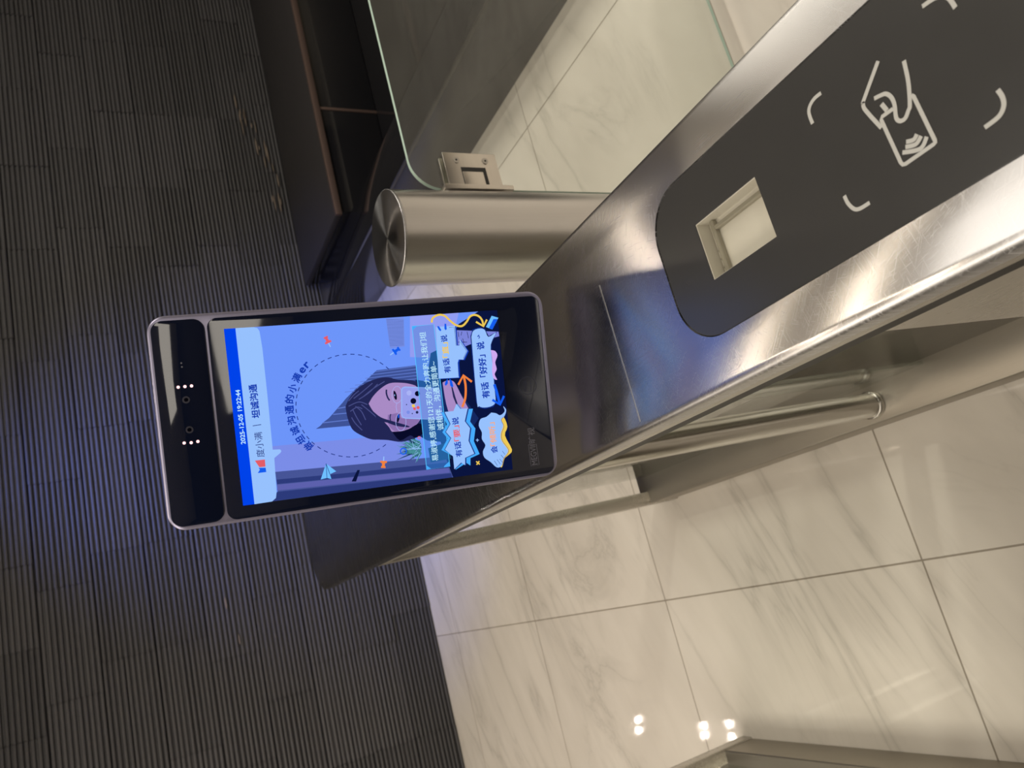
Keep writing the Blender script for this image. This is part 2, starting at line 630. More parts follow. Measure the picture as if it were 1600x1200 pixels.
pl = empty('black_bench', (3.2, 3.35, 0))
tag(pl, 'black glass box with copper edging standing against the dark ribbed wall', 'bench')
box('body', -1.38, 1.60, -0.32, 0.43, 0.0, 0.295, M['granite'], pl, 0.002)
box('top', -1.39, 1.60, -0.315, 0.433, 0.295, 0.325, M['ledge'], pl, 0.003)
tag(box('edge_trim', -1.40, 1.60, -0.335, -0.316, 0.300, 0.330, M['copper'], pl, 0.002), 'copper edge strip')
tag(box('upright_trim', -0.822, -0.808, -0.327, -0.319, 0.0, 0.298, M['copper'], pl, 0.001), 'copper upright strip')
tag(box('foot_trim', -1.38, 1.60, -0.325, -0.319, 0.0, 0.012, M['copper'], pl), 'thin copper foot strip')
bm = bmesh.new()
bm_box(bm, 1.81, 5, 0.7, 3.03, 0.0, 0.012)
o = new_obj('floor_inlay', bm, M['granite'])
tag(o, kind='structure')
o.name = 'floor_black_stone'

# ================================================================ turnstile cabinet
CX, CY = 0.172, 0.85


def turnstile(label, reader=True):
    root = empty('turnstile_cabinet', (CX, CY, 0))
    tag(root, label, 'turnstile')
    L = lambda x: x - CX
    Y = lambda y: y - CY
    # top plate with rounded far end, and an opening for the reader
    out = rrect(L(0.084), L(0.262), Y(-0.28), Y(1.655), [0.01, 0.01, 0.012, 0.075], 10)
    rd = rrect(L(0.1180), L(0.2285), Y(-0.03), Y(0.3735), [0.025, 0.025, 0.034, 0.034], 10)
    bm = bmesh.new()
    prism(bm, out, 0.978, 1.0, bevel=0.005, seg=4)
    top = new_obj('top_plate', bm, M['steel_top'], root, True)
    # cut the opening with a boolean so the plate keeps a real recess
    bm = bmesh.new()
    prism(bm, rd, 0.985, 1.02)
    cut = new_obj('cutter', bm, M['steel_top'])
    cut.location = root.location
    bpy.context.view_layer.update()
    md = top.modifiers.new('cut', 'BOOLEAN')
    md.object = cut
    md.operation = 'DIFFERENCE'
    md.solver = 'EXACT'
    bpy.context.view_layer.update()
    dg = bpy.context.evaluated_depsgraph_get()
    me = bpy.data.meshes.new_from_object(top.evaluated_get(dg))
    top.modifiers.clear()
    top.data = me
    for p in me.polygons:
        p.use_smooth = True
    me.set_sharp_from_angle(angle=math.radians(35))
    bpy.data.objects.remove(cut)
    # seam line in the top
    box('seam', L(0.092), L(0.205), Y(0.4475), Y(0.4487), 1.0, 1.00025, M['screw'], top)
    # folded sides under the plate
    bm = bmesh.new()
    prism(bm, rrect(L(0.0855), L(0.2605), Y(-0.28), Y(1.25), 0.004, 3), 0.966, 0.979)
    new_obj('side_lip', bm, M['steel'], root)
    bm = bmesh.new()
    prism(bm, rrect(L(0.0858), L(0.2602), Y(-0.28), Y(1.10), 0.004, 3), 0.950, 0.966)
    new_obj('seal', bm, M['seal'], root)
    bm = bmesh.new()
    prism(bm, rrect(L(0.104), L(0.242), Y(-0.28), Y(1.64), 0.02, 4), 0.935, 0.970)
    new_obj('under_rail', bm, M['steel'], root)
    # base
    bm = bmesh.new()
    prism(bm, rrect(L(0.118), L(0.226), Y(-0.28), Y(1.70), 0.015, 5), 0.0, 0.095, bevel=0.004)
    new_obj('base', bm, M['base_metal'], root, True)
    # far end frame
    for s in (-1, 1):
        a, b = (L(0.114), L(0.149)) if s < 0 else (L(0.195), L(0.230))
        box('end_post', a, b, Y(1.662), Y(1.698), 0.0, 0.96, M['steel'], root, 0.003)
    # standing tube with flange
    for yy in (0.925,):
        bm = bmesh.new()
        bm_cyl(bm, L(0.153), Y(yy), 0.10, 0.936, 0.0235, 48)
        tb = new_obj('support_tube', bm, M['steel_tube'], root, True)
        bm = bmesh.new()
        bm_cyl(bm, L(0.153), Y(yy), 0.095, 0.107, 0.0265, 48, 0.002)
        new_obj('flange', bm, M['steel_tube'], tb, True)
    # glass infill
    bm = bmesh.new()
    bm_box(bm, L(0.188), L(0.194), Y(0.80), Y(1.662), 0.096, 0.934)
    new_obj('glass_panel', bm, M['glass'], root)
    # side panel and near housing
    box('side_panel', L(0.197), L(0.222), Y(0.10), Y(0.858), 0.095, 0.935, M['panel_grey'], root, 0.002)
    bm = bmesh.new()
    prism(bm, rrect(L(0.128), L(0.222), Y(-0.27), Y(0.44), [0.01, 0.01, 0.045, 0.045], 10), 0.095, 0.935)
    new_obj('housing', bm, M['steel'], root, True)
    if not reader:
        return root
    # card reader
    bm = bmesh.new()
    rin = rrect(L(0.1184), L(0.2281), Y(-0.0296), Y(0.3731), [0.025, 0.025, 0.034, 0.034], 10)
    win = [(L(0.1525), Y(0.2775)), (L(0.1925), Y(0.2775)), (L(0.1925), Y(0.334)), (L(0.1525), Y(0.334))]
    prism(bm, rin, 0.9855, 0.9994, bevel=0.0006, seg=2, bevel_low=False)
    rdr = new_obj('card_reader', bm, M['black_glass'], root)
    bm = bmesh.new()
    prism(bm, win, 0.95, 1.01)
    cut = new_obj('cutter', bm, M['black_glass'])
    cut.location = root.location
    md = rdr.modifiers.new('cut', 'BOOLEAN')
    md.object = cut
    md.solver = 'EXACT'
    # the plate needs the same well
    md2 = top.modifiers.new('cut', 'BOOLEAN')
    md2.object = cut
    md2.solver = 'EXACT'
    bpy.context.view_layer.update()
    dg = bpy.context.evaluated_depsgraph_get()
    for ob in (rdr, top):
        me = bpy.data.meshes.new_from_object(ob.evaluated_get(dg))
        ob.modifiers.clear()
        ob.data = me
    bpy.data.objects.remove(cut)
    tag(rdr, 'black glass card reader face')
    # scanner well
    x0, x1, y0, y1 = L(0.1525), L(0.1925), Y(0.2775), Y(0.334)
    bm = bmesh.new()
    zb = 0.988
    t = 0.0015
    bm_box(bm, x0 - t, x1 + t, y0 - t, y1 + t, zb - t, zb)
    bm_box(bm, x0 - t, x0 + .0004, y0, y1, zb, 0.9988)
    bm_box(bm, x1 - .0004, x1 + t, y0, y1, zb, 0.9988)
    bm_box(bm, x0, x1, y0 - t, y0 + .0004, zb, 0.9988)
    bm_box(bm, x0, x1, y1 - .0004, y1 + t, zb, 0.9988)
    new_obj('scanner_well', bm, M['cavity'], rdr)
    bm = bmesh.new()
    fr = 0.0032
    for a in ((x0 + .0005, x1 - .0005, y1 - .008, y1 - .008 + fr), (x1 - .008, x1 - .008 + fr, y0 + .0005, y1 - .008)):
        bm_box(bm, a[0], a[1], a[2], a[3], zb, zb + 0.004, 0.0006, 1)
    new_obj('scanner_frame', bm, M['cavity_dark'], rdr)
    bm = bmesh.new()
    for k in range(3):
        bm_cyl(bm, x0 + .008 + k * .006, y1 - 0.0022, zb, zb + 0.0006, 0.0009, 12)
    new_obj('scanner_screw', bm, M['cavity_dark'], rdr)
    bm = bmesh.new()
    bm_box(bm, x0 + 0.0002, x1 - 0.0002, y0 + 0.0002, y1 - 0.0002, 0.9984, 0.9992)
    new_obj('scanner_glass', bm, M['scan_glass'], rdr)
    # printed marks, traced as strokes on the glass
    Q = lambda px, py: (on_level(1240 + px / 4.286, 70 + py / 4.286, 1.0)[0] - CX, on_level(1240 + px / 4.286, 70 + py / 4.286, 1.0)[1] - CY)
    mp = lambda u, v, a: (u, v, a)
    W = 0.0021
    arcs = {'corner_mark': [[(180, 322), (135, 360), (105, 410), (100, 460), (124, 528)], [(336, 1010), (360, 1060), (400, 1098), (440, 1097), (506, 1057)],
                            [(1363, 300), (1395, 350), (1403, 410), (1370, 480), (1276, 554)], [(0, 0)]]}
    for pth in arcs['corner_mark'][:3]:
        bm = bmesh.new()
        ribbon(bm, smooth_path([Q(*p) for p in pth], 8), W, 0.9996, mp)
        new_obj('corner_mark', bm, M['ink'], rdr)
    bm = bmesh.new()
    Q2 = lambda px, py: (on_level(px, py, 1.0)[0] - CX, on_level(px, py, 1.0)[1] - CY)
    ribbon(bm, smooth_path([Q2(1440, 10), Q2(1462, -4), Q2(1480, -4), Q2(1492, 12)], 8), W, 0.9996, mp)
    new_obj('corner_mark', bm, M['ink'], rdr)
    bm = bmesh.new()
    card = [(662, 428), (590, 480), (582, 500), (715, 790), (728, 802), (745, 798), (935, 665), (945, 652), (943, 640), (800, 345), (785, 338)]
    ribbon(bm, [Q(*p) for p in card], W * .95, 0.9996, mp)
    for pth in ([(562, 108), (470, 360), (462, 395), (480, 440), (585, 556)],
                [(735, 105), (765, 250), (775, 400), (765, 440), (745, 490), (715, 510), (690, 500), (680, 470), (672, 400), (650, 350), (615, 328), (580, 338), (536, 360)]):
        ribbon(bm, smooth_path([Q(*p) for p in pth], 6), W, 0.99962, mp)
    ribbon(bm, [Q(585, 395), Q(622, 440)], W * 1.1, 0.99964, mp)
    new_obj('hand_with_card_icon', bm, M['ink'], rdr)
    for pth in ([(822, 598), (800, 635), (750, 650)], [(850, 610), (815, 665), (745, 685)], [(888, 615), (845, 695), (725, 722)]):
        bm = bmesh.new()
        q = [Q(*p) for p in pth]
        ribbon(bm, smooth_path(q, 8), W * 1.0, 0.9996, mp)
        new_obj('signal_arc', bm, M['ink'], rdr)
    return root


M['panel_grey'] = plain('grey_glossy_side_panel', rgb(120, 116, 104), 0.12, 0.6)
ts = turnstile('long stainless turnstile cabinet carrying the lit face terminal and card reader')
ts2 = copy_tree(ts)
ts2.location = (CX - 0.735, CY, 0)
tag(ts2, 'neighbouring turnstile cabinet across the marble lane, only its lower corner showing')

# ================================================================ round steel post
PX, PY, PR, PH = 0.537, 0.97, 0.0725, 0.951
post = empty('gate_post', (PX, PY, 0))
tag(post, 'thick round brushed steel post standing between the turnstile and glass gate', 'post')
bm = bmesh.new()
bm_cyl(bm, 0, 0, 0.0, PH - 0.004, PR, 96)
new_obj('tube', bm, M['steel_post'], post, True)
bm = bmesh.new()
bm_cyl(bm, 0, 0, PH - 0.004, PH, PR + 0.0004, 96, 0.0012)
new_obj('cap', bm, M['steel_cap'], post, True)
bm = bmesh.new()
bm_cyl(bm, 0, 0, 0.0, 0.012, PR + 0.02, 96, 0.003)
new_obj('base_ring', bm, M['steel_post'], post, True)

# ================================================================ swing glass gate
gate = empty('glass_gate', (0.626, PY, 0))
tag(gate, 'clear swing glass gate with rounded corner, hinged to the round steel post', 'glass gate')
GX = lambda x: x - 0.626
gout = rrect(GX(0.624), GX(1.50), 0.065, 0.888, [0.02, 0.02, 0.05, 0.05], 10)
bm = bmesh.new()
prism(bm, gout, -0.0035, 0.0035, mapf=lambda u, v, a: (u, a, v))
bm.faces.ensure_lookup_table()
pane = new_obj('glass_pane', bm, [M['glass'], M['glass_edge']], gate)
for p in pane.data.polygons:
    if abs(p.normal.y) < 0.5:
        p.material_index = 1
clamp = None
for zz in (0.733, 0.14):
    c = box('hinge', GX(0.6245), GX(0.688), -0.011, -0.0055, zz, zz + 0.097, M['clamp'], gate, 0.0012)
    tag(c, 'steel glass hinge plate')
    # slot cut as dark inlay and raised tongue
    box('slot', GX(0.6248), GX(0.6605), -0.0114, -0.0108, zz + 0.025, zz + 0.070, M['socket'], c)
    box('tongue', GX(0.6200), GX(0.6515), -0.0128, -0.0108, zz + 0.0320, zz + 0.0690, M['clamp'], c, 0.0006)
    for sz in (0.022, 0.075):
        bm = bmesh.new()
        prism(bm, [(GX(0.6735) + .0055 * math.cos(a), zz + sz + .0055 * math.sin(a)) for a in [2 * math.pi * i / 20 for i in range(20)]],
              -0.0108, -0.0122, mapf=lambda u, v, a: (u, a, v))
        new_obj('screw', bm, M['screw'], c)
        bm = bmesh.new()
        prism(bm, [(GX(0.6735) + .002 * math.cos(a), zz + sz + .002 * math.sin(a)) for a in [2 * math.pi * i / 6 for i in range(6)]],
              -0.0120, -0.0125, mapf=lambda u, v, a: (u, a, v))
        new_obj('screw_socket', bm, M['socket'], c)
    box('back_plate', GX(0.6245), GX(0.688), 0.0055, 0.011, zz, zz + 0.097, M['clamp'], gate, 0.0012)
    box('bracket', GX(0.6150), GX(0.6235), -0.02, 0.02, zz - 0.014, zz + 0.111, M['clamp'], gate, 0.001)

# ================================================================ face recognition terminal
TW, TH = 0.155, 0.30186
kk = TW / 0.16
# pose (axes: right, back, up) measured from the photograph
Rt = np.array([[0.948, 0.314, 0.055], [-0.319, 0.934, 0.163], [0.0, -0.172, 0.985]])
ctr = np.array([0.0, 0.0, CH]) + kk * (np.array([0.16487857, 0.56278022, 1.16466470]) - np.array([0, 0, CH]))
Rt3 = Matrix(Rt.tolist())
q = Rt3.to_quaternion()
Rt = np.array(q.to_matrix())
base = ctr - Rt[:, 2] * (TH / 2)
term = bpy.data.objects.new('face_recognition_terminal', None)
COL.objects.link(term)
term.empty_display_size = 0.05
term.matrix_world = Matrix.Translation(base.tolist()) @ q.to_matrix().to_4x4()
tag(term, 'upright face recognition terminal with lit blue screen on the turnstile top', 'terminal')


def T(px, py):
    """photograph position -> position on the terminal's face (metres right of centre, metres above its foot)"""
    r = ray(px, py)
    n = Rt[:, 1]
    t = (n @ (base - np.array([0, 0, CH]))) / (n @ r)
    d = np.array([0, 0, CH]) + r * t - base
    return (float(Rt[:, 0] @ d), float(Rt[:, 2] @ d))


face = lambda u, v, a: (u, -a, v)      # level a in front of the face
bm = bmesh.new()
prism(bm, rrect(-TW / 2, TW / 2, 0, TH, 0.013, 8), -0.022, 0.0, mapf=face, bevel=0.0028, seg=4)
new_obj('housing', bm, M['term_body'], term, True)


def face_rect(name, corners, r, a0, a1, mat, parent, bevel=0.0007):
    p = [T(*c) for c in corners]       # TR, BR, BL, TL in upright sense
    x1 = (p[0][0] + p[1][0]) / 2
    x0 = (p[2][0] + p[3][0]) / 2
    z1 = (p[0][1] + p[3][1]) / 2
    z0 = (p[1][1] + p[2][1]) / 2
    bm = bmesh.new()
    prism(bm, rrect(x0, x1, z0, z1, r, 8), a0, a1, mapf=face, bevel=bevel, seg=2, bevel_low=False)
    return new_obj(name, bm, mat, parent, True), (x0, x1, z0, z1)


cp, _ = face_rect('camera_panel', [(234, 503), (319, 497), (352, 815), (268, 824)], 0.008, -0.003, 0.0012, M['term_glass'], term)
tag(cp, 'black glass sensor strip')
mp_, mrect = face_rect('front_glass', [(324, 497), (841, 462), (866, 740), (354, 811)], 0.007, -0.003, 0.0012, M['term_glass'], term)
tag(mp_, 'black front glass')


def disc(name, px, py, r, a0, a1, mat, parent):
    c = T(px, py)
    bm = bmesh.new()
    prism(bm, [(c[0] + r * math.cos(2 * math.pi * i / 24), c[1] + r * math.sin(2 * math.pi * i / 24)) for i in range(24)], a0, a1, mapf=face)
    return new_obj(name, bm, mat, parent)


M['ir'] = lit('infrared_led_glow', (1.0, 0.55, 0.55), 1.6)
for (px, py) in [(278.7, 605), (289.2, 604), (299.5, 603), (288, 692), (299, 691.5), (309.4, 689.6)]:
    tag(disc('indicator_led', px, py, 0.0011, 0.0011, 0.00135, M['ir'], cp), 'glowing pinkish red light dot')
for (px, py) in [(283.5, 567.4), (284.5, 573.4)]:
    disc('sensor_dot', px, py, 0.0006, 0.0011, 0.00132, M['ink_dim'], cp)
for (px, py) in [(291, 624.7), (296.3, 671.4)]:
    l = disc('camera_lens', px, py, 0.0026, 0.0011, 0.00135, M['lens_ring'], cp)
    disc('lens_glass', px, py, 0.0014, 0.00135, 0.0015, M['lens'], l)

# mount below the terminal
bm = bmesh.new()
foot = Vector(base.tolist())
inv = term.matrix_world.inverted()
bx, by = base[0] + 0.016, base[1] + 0.105
pts0 = [(bx + 0.017 * math.cos(a), by + 0.017 * math.sin(a)) for a in [2 * math.pi * i / 24 for i in range(24)]]
lo = [bm.verts.new(inv @ Vector((x, y, 1.0005))) for x, y in pts0]
hi = [bm.verts.new(inv @ Vector((x, y - 0.052, base[2] + 0.09))) for x, y in pts0]
for i in range(24):
    bm.faces.new((lo[i], lo[(i + 1) % 24], hi[(i + 1) % 24], hi[i]))
bm.faces.new(lo)
bm.faces.new(list(reversed(hi)))
new_obj('mounting_post', bm, M['term_body'], term, True)

# ---------------------------------------------------------------- display
LV = 0.0014
GLOW = 0.88


class Screen:
    n = 0


def lcd(name, col, alpha=1.0):
    k = 'lcd_%s' % name
    if k not in M:
        M[k] = lit('display_' + name, s2l(tuple(c / 255 for c in col)), GLOW, alpha)
    return M[k]


sc_bm = bmesh.new()
SQ = [(350, 514.5), (775.5, 485), (800, 733), (380, 789)]
flat_poly(sc_bm, [T(*p) for p in SQ], LV, face)
screen = new_obj('screen', sc_bm, lcd('wall_blue', (108, 148, 248)), term)
tag(screen, 'lit display showing a person photographing it')
lvl = [LV]


def up():
    lvl[0] += 0.000035
    return lvl[0]


def P2(o, s, pts):
    return [(o[0] + p[0] / s, o[1] + p[1] / s) for p in pts]


def shape(name, pts, mat, parent=None, smooth=0):
    pts = [T(*p) for p in pts]
    if smooth:
        pts = smooth_path(pts + [pts[0]], smooth)[:-1]
    bm = bmesh.new()
    flat_poly(bm, pts, up(), face)
    return new_obj(name, bm, mat, parent or screen)


def stroke(name, paths, w, mat, sm=6, parent=None):
    bm = bmesh.new()
    l = up()
    for pth in paths:
        q_ = [T(*p) for p in pth]
        if sm and len(q_) > 2:
            q_ = smooth_path(q_, sm)
        ribbon(bm, q_, w, l, face)
    return new_obj(name, bm, mat, parent or screen)


def glyphs(body, bold):
    c = bpy.data.curves.new('text', 'FONT')
    c.body = body
    c.resolution_u = 3
    o = bpy.data.objects.new('text', c)
    COL.objects.link(o)
    bpy.context.view_layer.update()
    me = bpy.data.meshes.new_from_object(o.evaluated_get(bpy.context.evaluated_depsgraph_get()))
    bpy.data.objects.remove(o)
    if bold > 0:
        # heavier strokes: the same letters laid again a hair to each side
        vs = [v.co.copy() for v in me.vertices]
        fs = [tuple(p.vertices) for p in me.polygons]
        V, F = [], []
        for (dx, dy) in ((0, 0), (bold, 0), (-bold, 0), (0, bold), (0, -bold), (bold * .7, bold * .7), (-bold * .7, -bold * .7)):
            k = len(V)
            V += [(v.x + dx, v.y + dy, 0) for v in vs]
            F += [tuple(i + k for i in f) for f in fs]
        me = bpy.data.meshes.new('text')
        me.from_pydata(V, [], F)
    return me


def text(name, body, p0, p1, hpx, mat, bold=0.012, parent=None, level=None):
    """words running from p0 to p1 (photo positions), letters hpx tall across"""
    me = glyphs(body, bold)
    xs = [v.co.x for v in me.vertices]
    ys = [v.co.y for v in me.vertices]
    a, b = np.array(T(*p0)), np.array(T(*p1))
    d = b - a
    ln = np.linalg.norm(d)
    d /= ln
    n = np.array([-d[1], d[0]])
    # letter height in metres: hpx pixels across the line
    e = np.array(T(p0[0] - hpx, p0[1] - 0.0)) - a
    h = np.linalg.norm(e)
    x0, x1, y0, y1 = min(xs), max(xs), min(ys), max(ys)
    l = level or up()
    for v in me.vertices:
        u = (v.co.x - x0) / (x1 - x0) * ln
        t = ((v.co.y - y0) / (y1 - y0) - 0.5) * h
        p = a + d * u + n * t
        v.co = Vector((p[0], -l, p[1]))
    me.materials.append(mat)
    me.name = name
    o = bpy.data.objects.new(name, me)
    COL.objects.link(o)
    o.parent = parent or screen
    return o


C_lilac = lcd('wall_lilac', (122, 140, 230))
C_lilac2 = lcd('wall_lilac_pale', (134, 150, 240))
C_d1 = lcd('frame_slate', (70, 84, 150))
C_d2 = lcd('frame_violet', (92, 96, 172))
C_d3 = lcd('frame_dark', (44, 58, 122))
C_navy = lcd('navy_dark', (10, 20, 62))
C_slat = lcd('slat', (62, 82, 150))
C_slat2 = lcd('slat_light', (98, 124, 208))
C_hair = lcd('hair', (34, 38, 84))
C_hair2 = lcd('hair_light', (72, 78, 134))
C_skin = lcd('skin', (168, 138, 196))
C_skin2 = lcd('skin_shadow', (138, 110, 172))
C_white = lcd('pale_cyan', (150, 192, 252))
C_case = lcd('phone_case', (150, 158, 236))
C_deep = lcd('deep_blue', (18, 58, 176))
C_bar = lcd('bar_blue', (0, 66, 232))
C_dash = lcd('dash_blue', (30, 50, 130))
C_black = lcd('blackish', (8, 10, 40))
C_lav = lcd('pale_lavender', (168, 178, 244))
C_cyan = lcd('cyan', (70, 170, 250))
C_sky = lcd('sky_cyan', (110, 190, 255))
C_red = lcd('coral_red', (226, 92, 104))
C_orange = lcd('orange', (240, 130, 62))
C_yellow = lcd('yellow', (236, 200, 86))
C_peach = lcd('peach', (246, 168, 120))
C_pink = lcd('pink_lilac', (206, 168, 240))
C_green = lcd('leaf_green', (70, 140, 150))
C_green2 = lcd('leaf_dark', (24, 66, 96))
C_words = lcd('caption_words', (190, 236, 255))
C_box = lcd('caption_box', (48, 124, 208), 0.45)
C_boxl = lcd('caption_line', (84, 196, 255))
C_arrow = lcd('arrow_blue', (20, 92, 238))

# --- the room behind the person on the display
shape('wall_corner', [(425.5, 697), (560, 684.5), (640, 677), (650, 725), (560, 727), (430, 738)], C_lilac)
shape('wall_corner', [(640, 494.5), (716, 489), (700, 560), (640, 558)], lcd('wall_haze', (146, 156, 240)))
shape('door_frame', [(430, 737), (560, 725), (700, 712), (707, 745), (380, 789), (434, 770)], C_d1)
shape('door_frame', [(432, 749), (560, 737), (700, 722), (702, 730), (433, 756)], C_d3)
shape('door_frame', [(433, 757), (700, 731), (702, 738), (433, 766)], C_d2)
shape('door_frame', [(433, 768), (704, 739), (706, 745.5), (424, 783)], C_d3)
shape('door_handle', [(549, 752), (558, 734), (562, 734), (556, 752)], C_navy)
# blinds
shape('window_blind', P2((520, 560), 7.5, [(-200, 825), (-150, 790), (-110, 745), (-50, 700), (0, 645), (60, 575), (110, 520), (150, 470), (270, 350), (380, 265), (420, 225), (510, 140), (970, 80), (1010, 330), (300, 780), (0, 805)]), C_slat)
for k in range(7):
    t_ = k / 6
    shape('blind_edge', P2((520, 560), 7.5, [(500 - 60 * k, 150 + 40 * k), (975, 84 + 38 * k), (976, 92 + 38 * k), (494 - 60 * k, 158 + 40 * k)]), C_slat2)
shape('blind_edge', P2((520, 560), 7.5, [(0, 650), (160, 635), (160, 645), (0, 661)]), C_slat2)
shape('blind_edge', P2((520, 560), 7.5, [(-120, 748), (180, 715), (180, 725), (-130, 760)]), C_slat2)
shape('blind_edge', P2((520, 560), 7.5, [(60, 580), (160, 560), (160, 572), (50, 592)]), C_slat2)
# dark lower right of the picture
shape('dark_clothing', [(690, 700), (676, 640), (668, 580), (672, 552), (700, 538), (715, 507), (747, 486.5), (775.5, 485), (800, 733), (707, 745.5)], C_navy)
shape('paper_stack', P2((640, 480), 8.57, [(600, 310), (1180, 330), (1190, 390), (800, 500), (650, 560), (600, 520)]), lcd('paper', (122, 132, 218)))
stroke('paper_marks', [P2((640, 480), 8.57, p) for p in ([(640, 330), (650, 400)], [(690, 330), (680, 380)], [(700, 420), (720, 480)], [(760, 330), (780, 420)], [(640, 470), (760, 470)])], 0.0004, C_navy, 0)
shape('vent_grille', P2((480, 480), 6.667, [(815, 120), (1000, 105), (1010, 410), (860, 430)]), lcd('grille', (116, 140, 226)))
stroke('grille_lines', [P2((480, 480), 6.667, [(820 + k * 2, 130 + 16 * k), (1000, 138 + 15 * k)]) for k in range(18)], 0.00022, C_slat, 0)
# plant
rnd = random.Random(3)
for cc, nn in ((C_green2, 46), (C_green, 34), (C_white, 10)):
    bm = bmesh.new()
    l = up()
    for k in range(nn):
        bx_, by_ = 648 + rnd.uniform(-3, 10), 700 + rnd.uniform(-10, 10)
        a = math.radians(rnd.uniform(100, 262))
        ln_ = rnd.uniform(14, 34)
        tx, ty = bx_ + ln_ * math.cos(a), by_ + ln_ * 0.75 * math.sin(a)
        nx, ny = -math.sin(a) * 1.1, math.cos(a) * 1.1
        if cc is C_white:
            nx, ny = nx * .35, ny * .35
        flat_poly(bm, [T(bx_ + nx, by_ + ny), T((bx_ + tx) / 2 + nx, (by_ + ty) / 2 + ny), T(tx, ty), T(bx_ - nx, by_ - ny)], l, face)
    new_obj('plant_leaves', bm, cc, screen)
shape('plant_pot', [(668, 700), (700, 690), (704, 716), (672, 722)], C_green2)

# --- the person
O, S = (520, 560), 7.5
shape('person_jacket', P2(O, S, [(960, 250), (1300, 300), (1500, 420), (1700, 700), (1500, 1000), (1100, 960), (960, 880), (1020, 700)]), lcd('jacket', (20, 40, 96)))
shape('person_hair', P2(O, S, [(145, 560), (190, 465), (270, 365), (390, 285), (520, 235), (640, 222), (760, 250), (900, 255), (990, 290), (1000, 420), (1010, 740), (1045, 870),
                             (960, 930), (800, 975), (640, 955), (540, 950), (440, 945), (330, 900), (235, 840), (190, 760), (160, 660)]), C_hair, None, 4)
shape('person_face', P2(O, S, [(415, 530), (470, 440), (560, 350), (660, 292), (780, 285), (900, 300), (985, 340), (1030, 460), (1035, 640), (1000, 740), (930, 805), (850, 835), (770, 860),
                             (690, 858), (650, 800), (560, 705), (470, 620)]), C_skin, None, 4)
shape('face_shadow', P2(O, S, [(640, 660), (780, 640), (800, 700), (1000, 700), (960, 780), (860, 825), (760, 850), (700, 840), (640, 760)]), C_skin2, None, 3)
stroke('hair_sheen', [P2(O, S, p) for p in ([(180, 560), (300, 510), (400, 540)], [(200, 620), (280, 570), (340, 590)], [(300, 480), (420, 400), (520, 300)], [(240, 470), (330, 400), (460, 290)],
                                            [(260, 560), (330, 620), (380, 720)], [(230, 600), (270, 680), (330, 780)], [(330, 540), (430, 620), (520, 700)], [(180, 500), (240, 430), (300, 380)],
                                            [(350, 450), (460, 360), (600, 270)], [(215, 690), (260, 760), (340, 840)])], 0.0007, C_hair2)
shape('hair_strand', P2(O, S, [(470, 620), (560, 690), (700, 735), (870, 785), (880, 805), (740, 790), (600, 745), (640, 830), (560, 800)]), C_hair, None, 3)
shape('side_hair', P2(O, S, [(690, 858), (850, 840), (1000, 760), (1045, 800), (1045, 880), (960, 930), (900, 900), (780, 960)]), C_black, None, 3)
stroke('eyebrow', [P2(O, S, [(622, 365), (622, 410), (638, 460), (660, 492)])], 0.0012, C_hair)
stroke('eyebrow', [P2(O, S, [(672, 650), (664, 690), (670, 730)])], 0.0008, C_hair)
shape('eye', P2(O, S, [(705, 380), (722, 385), (742, 430), (742, 480), (722, 478), (706, 430)]), C_black, None, 3)
shape('eye_glint', P2(O, S, [(712, 420), (722, 424), (722, 440), (714, 440)]), C_white)
shape('eye', P2(O, S, [(752, 650), (772, 650), (775, 700), (758, 745), (744, 740), (746, 690)]), C_black, None, 3)
shape('lens_reflection', P2(O, S, [(756, 655), (768, 655), (770, 690), (758, 700)]), C_arrow)


def ring(px, py, rx, ry, w, mat, name, n=28, dash=False, a0=0, a1=360):
    bm = bmesh.new()
    l = up()
    pts = [T(px + rx * math.cos(math.radians(a0 + (a1 - a0) * i / n)), py + ry * math.sin(math.radians(a0 + (a1 - a0) * i / n))) for i in range(n + 1)]
    ribbon(bm, pts, w, l, face)
    return new_obj(name, bm, mat, screen)


ring(520 + 745 / 7.5, 560 + 425 / 7.5, 58 / 7.5, 98 / 7.5, 0.00035, C_lav, 'glasses_rim')
ring(520 + 790 / 7.5, 560 + 740 / 7.5, 60 / 7.5, 105 / 7.5, 0.00035, C_lav, 'glasses_rim')
stroke('glasses_bridge', [P2(O, S, [(745, 523), (735, 560), (745, 630)])], 0.00035, C_lav)
# hand and nails
shape('hand', P2((640, 480), 8.57, [(430, 1010), (480, 985), (560, 985), (610, 1040), (680, 1180), (740, 1290), (790, 1420), (700, 1560), (560, 1500), (480, 1300)]), C_skin, None, 3)
shape('finger_gap', P2((640, 480), 8.57, [(545, 1060), (560, 1060), (600, 1200), (640, 1320), (620, 1320), (570, 1200)]), C_hair)
# phone
shape('phone', P2(O, S, [(790, 360), (805, 338), (830, 328), (1230, 345), (1250, 380), (1280, 700), (1240, 720), (840, 705), (805, 695), (790, 665)]), C_case)
stroke('phone_edge', [P2(O, S, [(1230, 352), (838, 336), (808, 350), (799, 372), (800, 655), (812, 685), (845, 698), (1240, 712)])], 0.0005, C_white, 0)
for (a, b, r_, m_, nm) in ((885, 405, 30, C_lav, 'phone_lens'), (935, 498, 34, C_black, 'phone_lens'), (982, 412, 30, C_black, 'phone_lens'), (875, 630, 20, C_lilac, 'phone_dot'),
                           (978, 630, 16, C_hair, 'phone_dot'), (990, 575, 18, C_red, 'phone_charm'), (855, 540, 7, C_hair, 'phone_dot'), (922, 645, 7, C_hair, 'phone_dot')):
    cxp, cyp = 520 + a / 7.5, 560 + b / 7.5
    shape(nm, [(cxp + r_ / 7.5 * math.cos(2 * math.pi * i / 16), cyp + r_ / 7.5 * math.sin(2 * math.pi * i / 16)) for i in range(16)], m_)
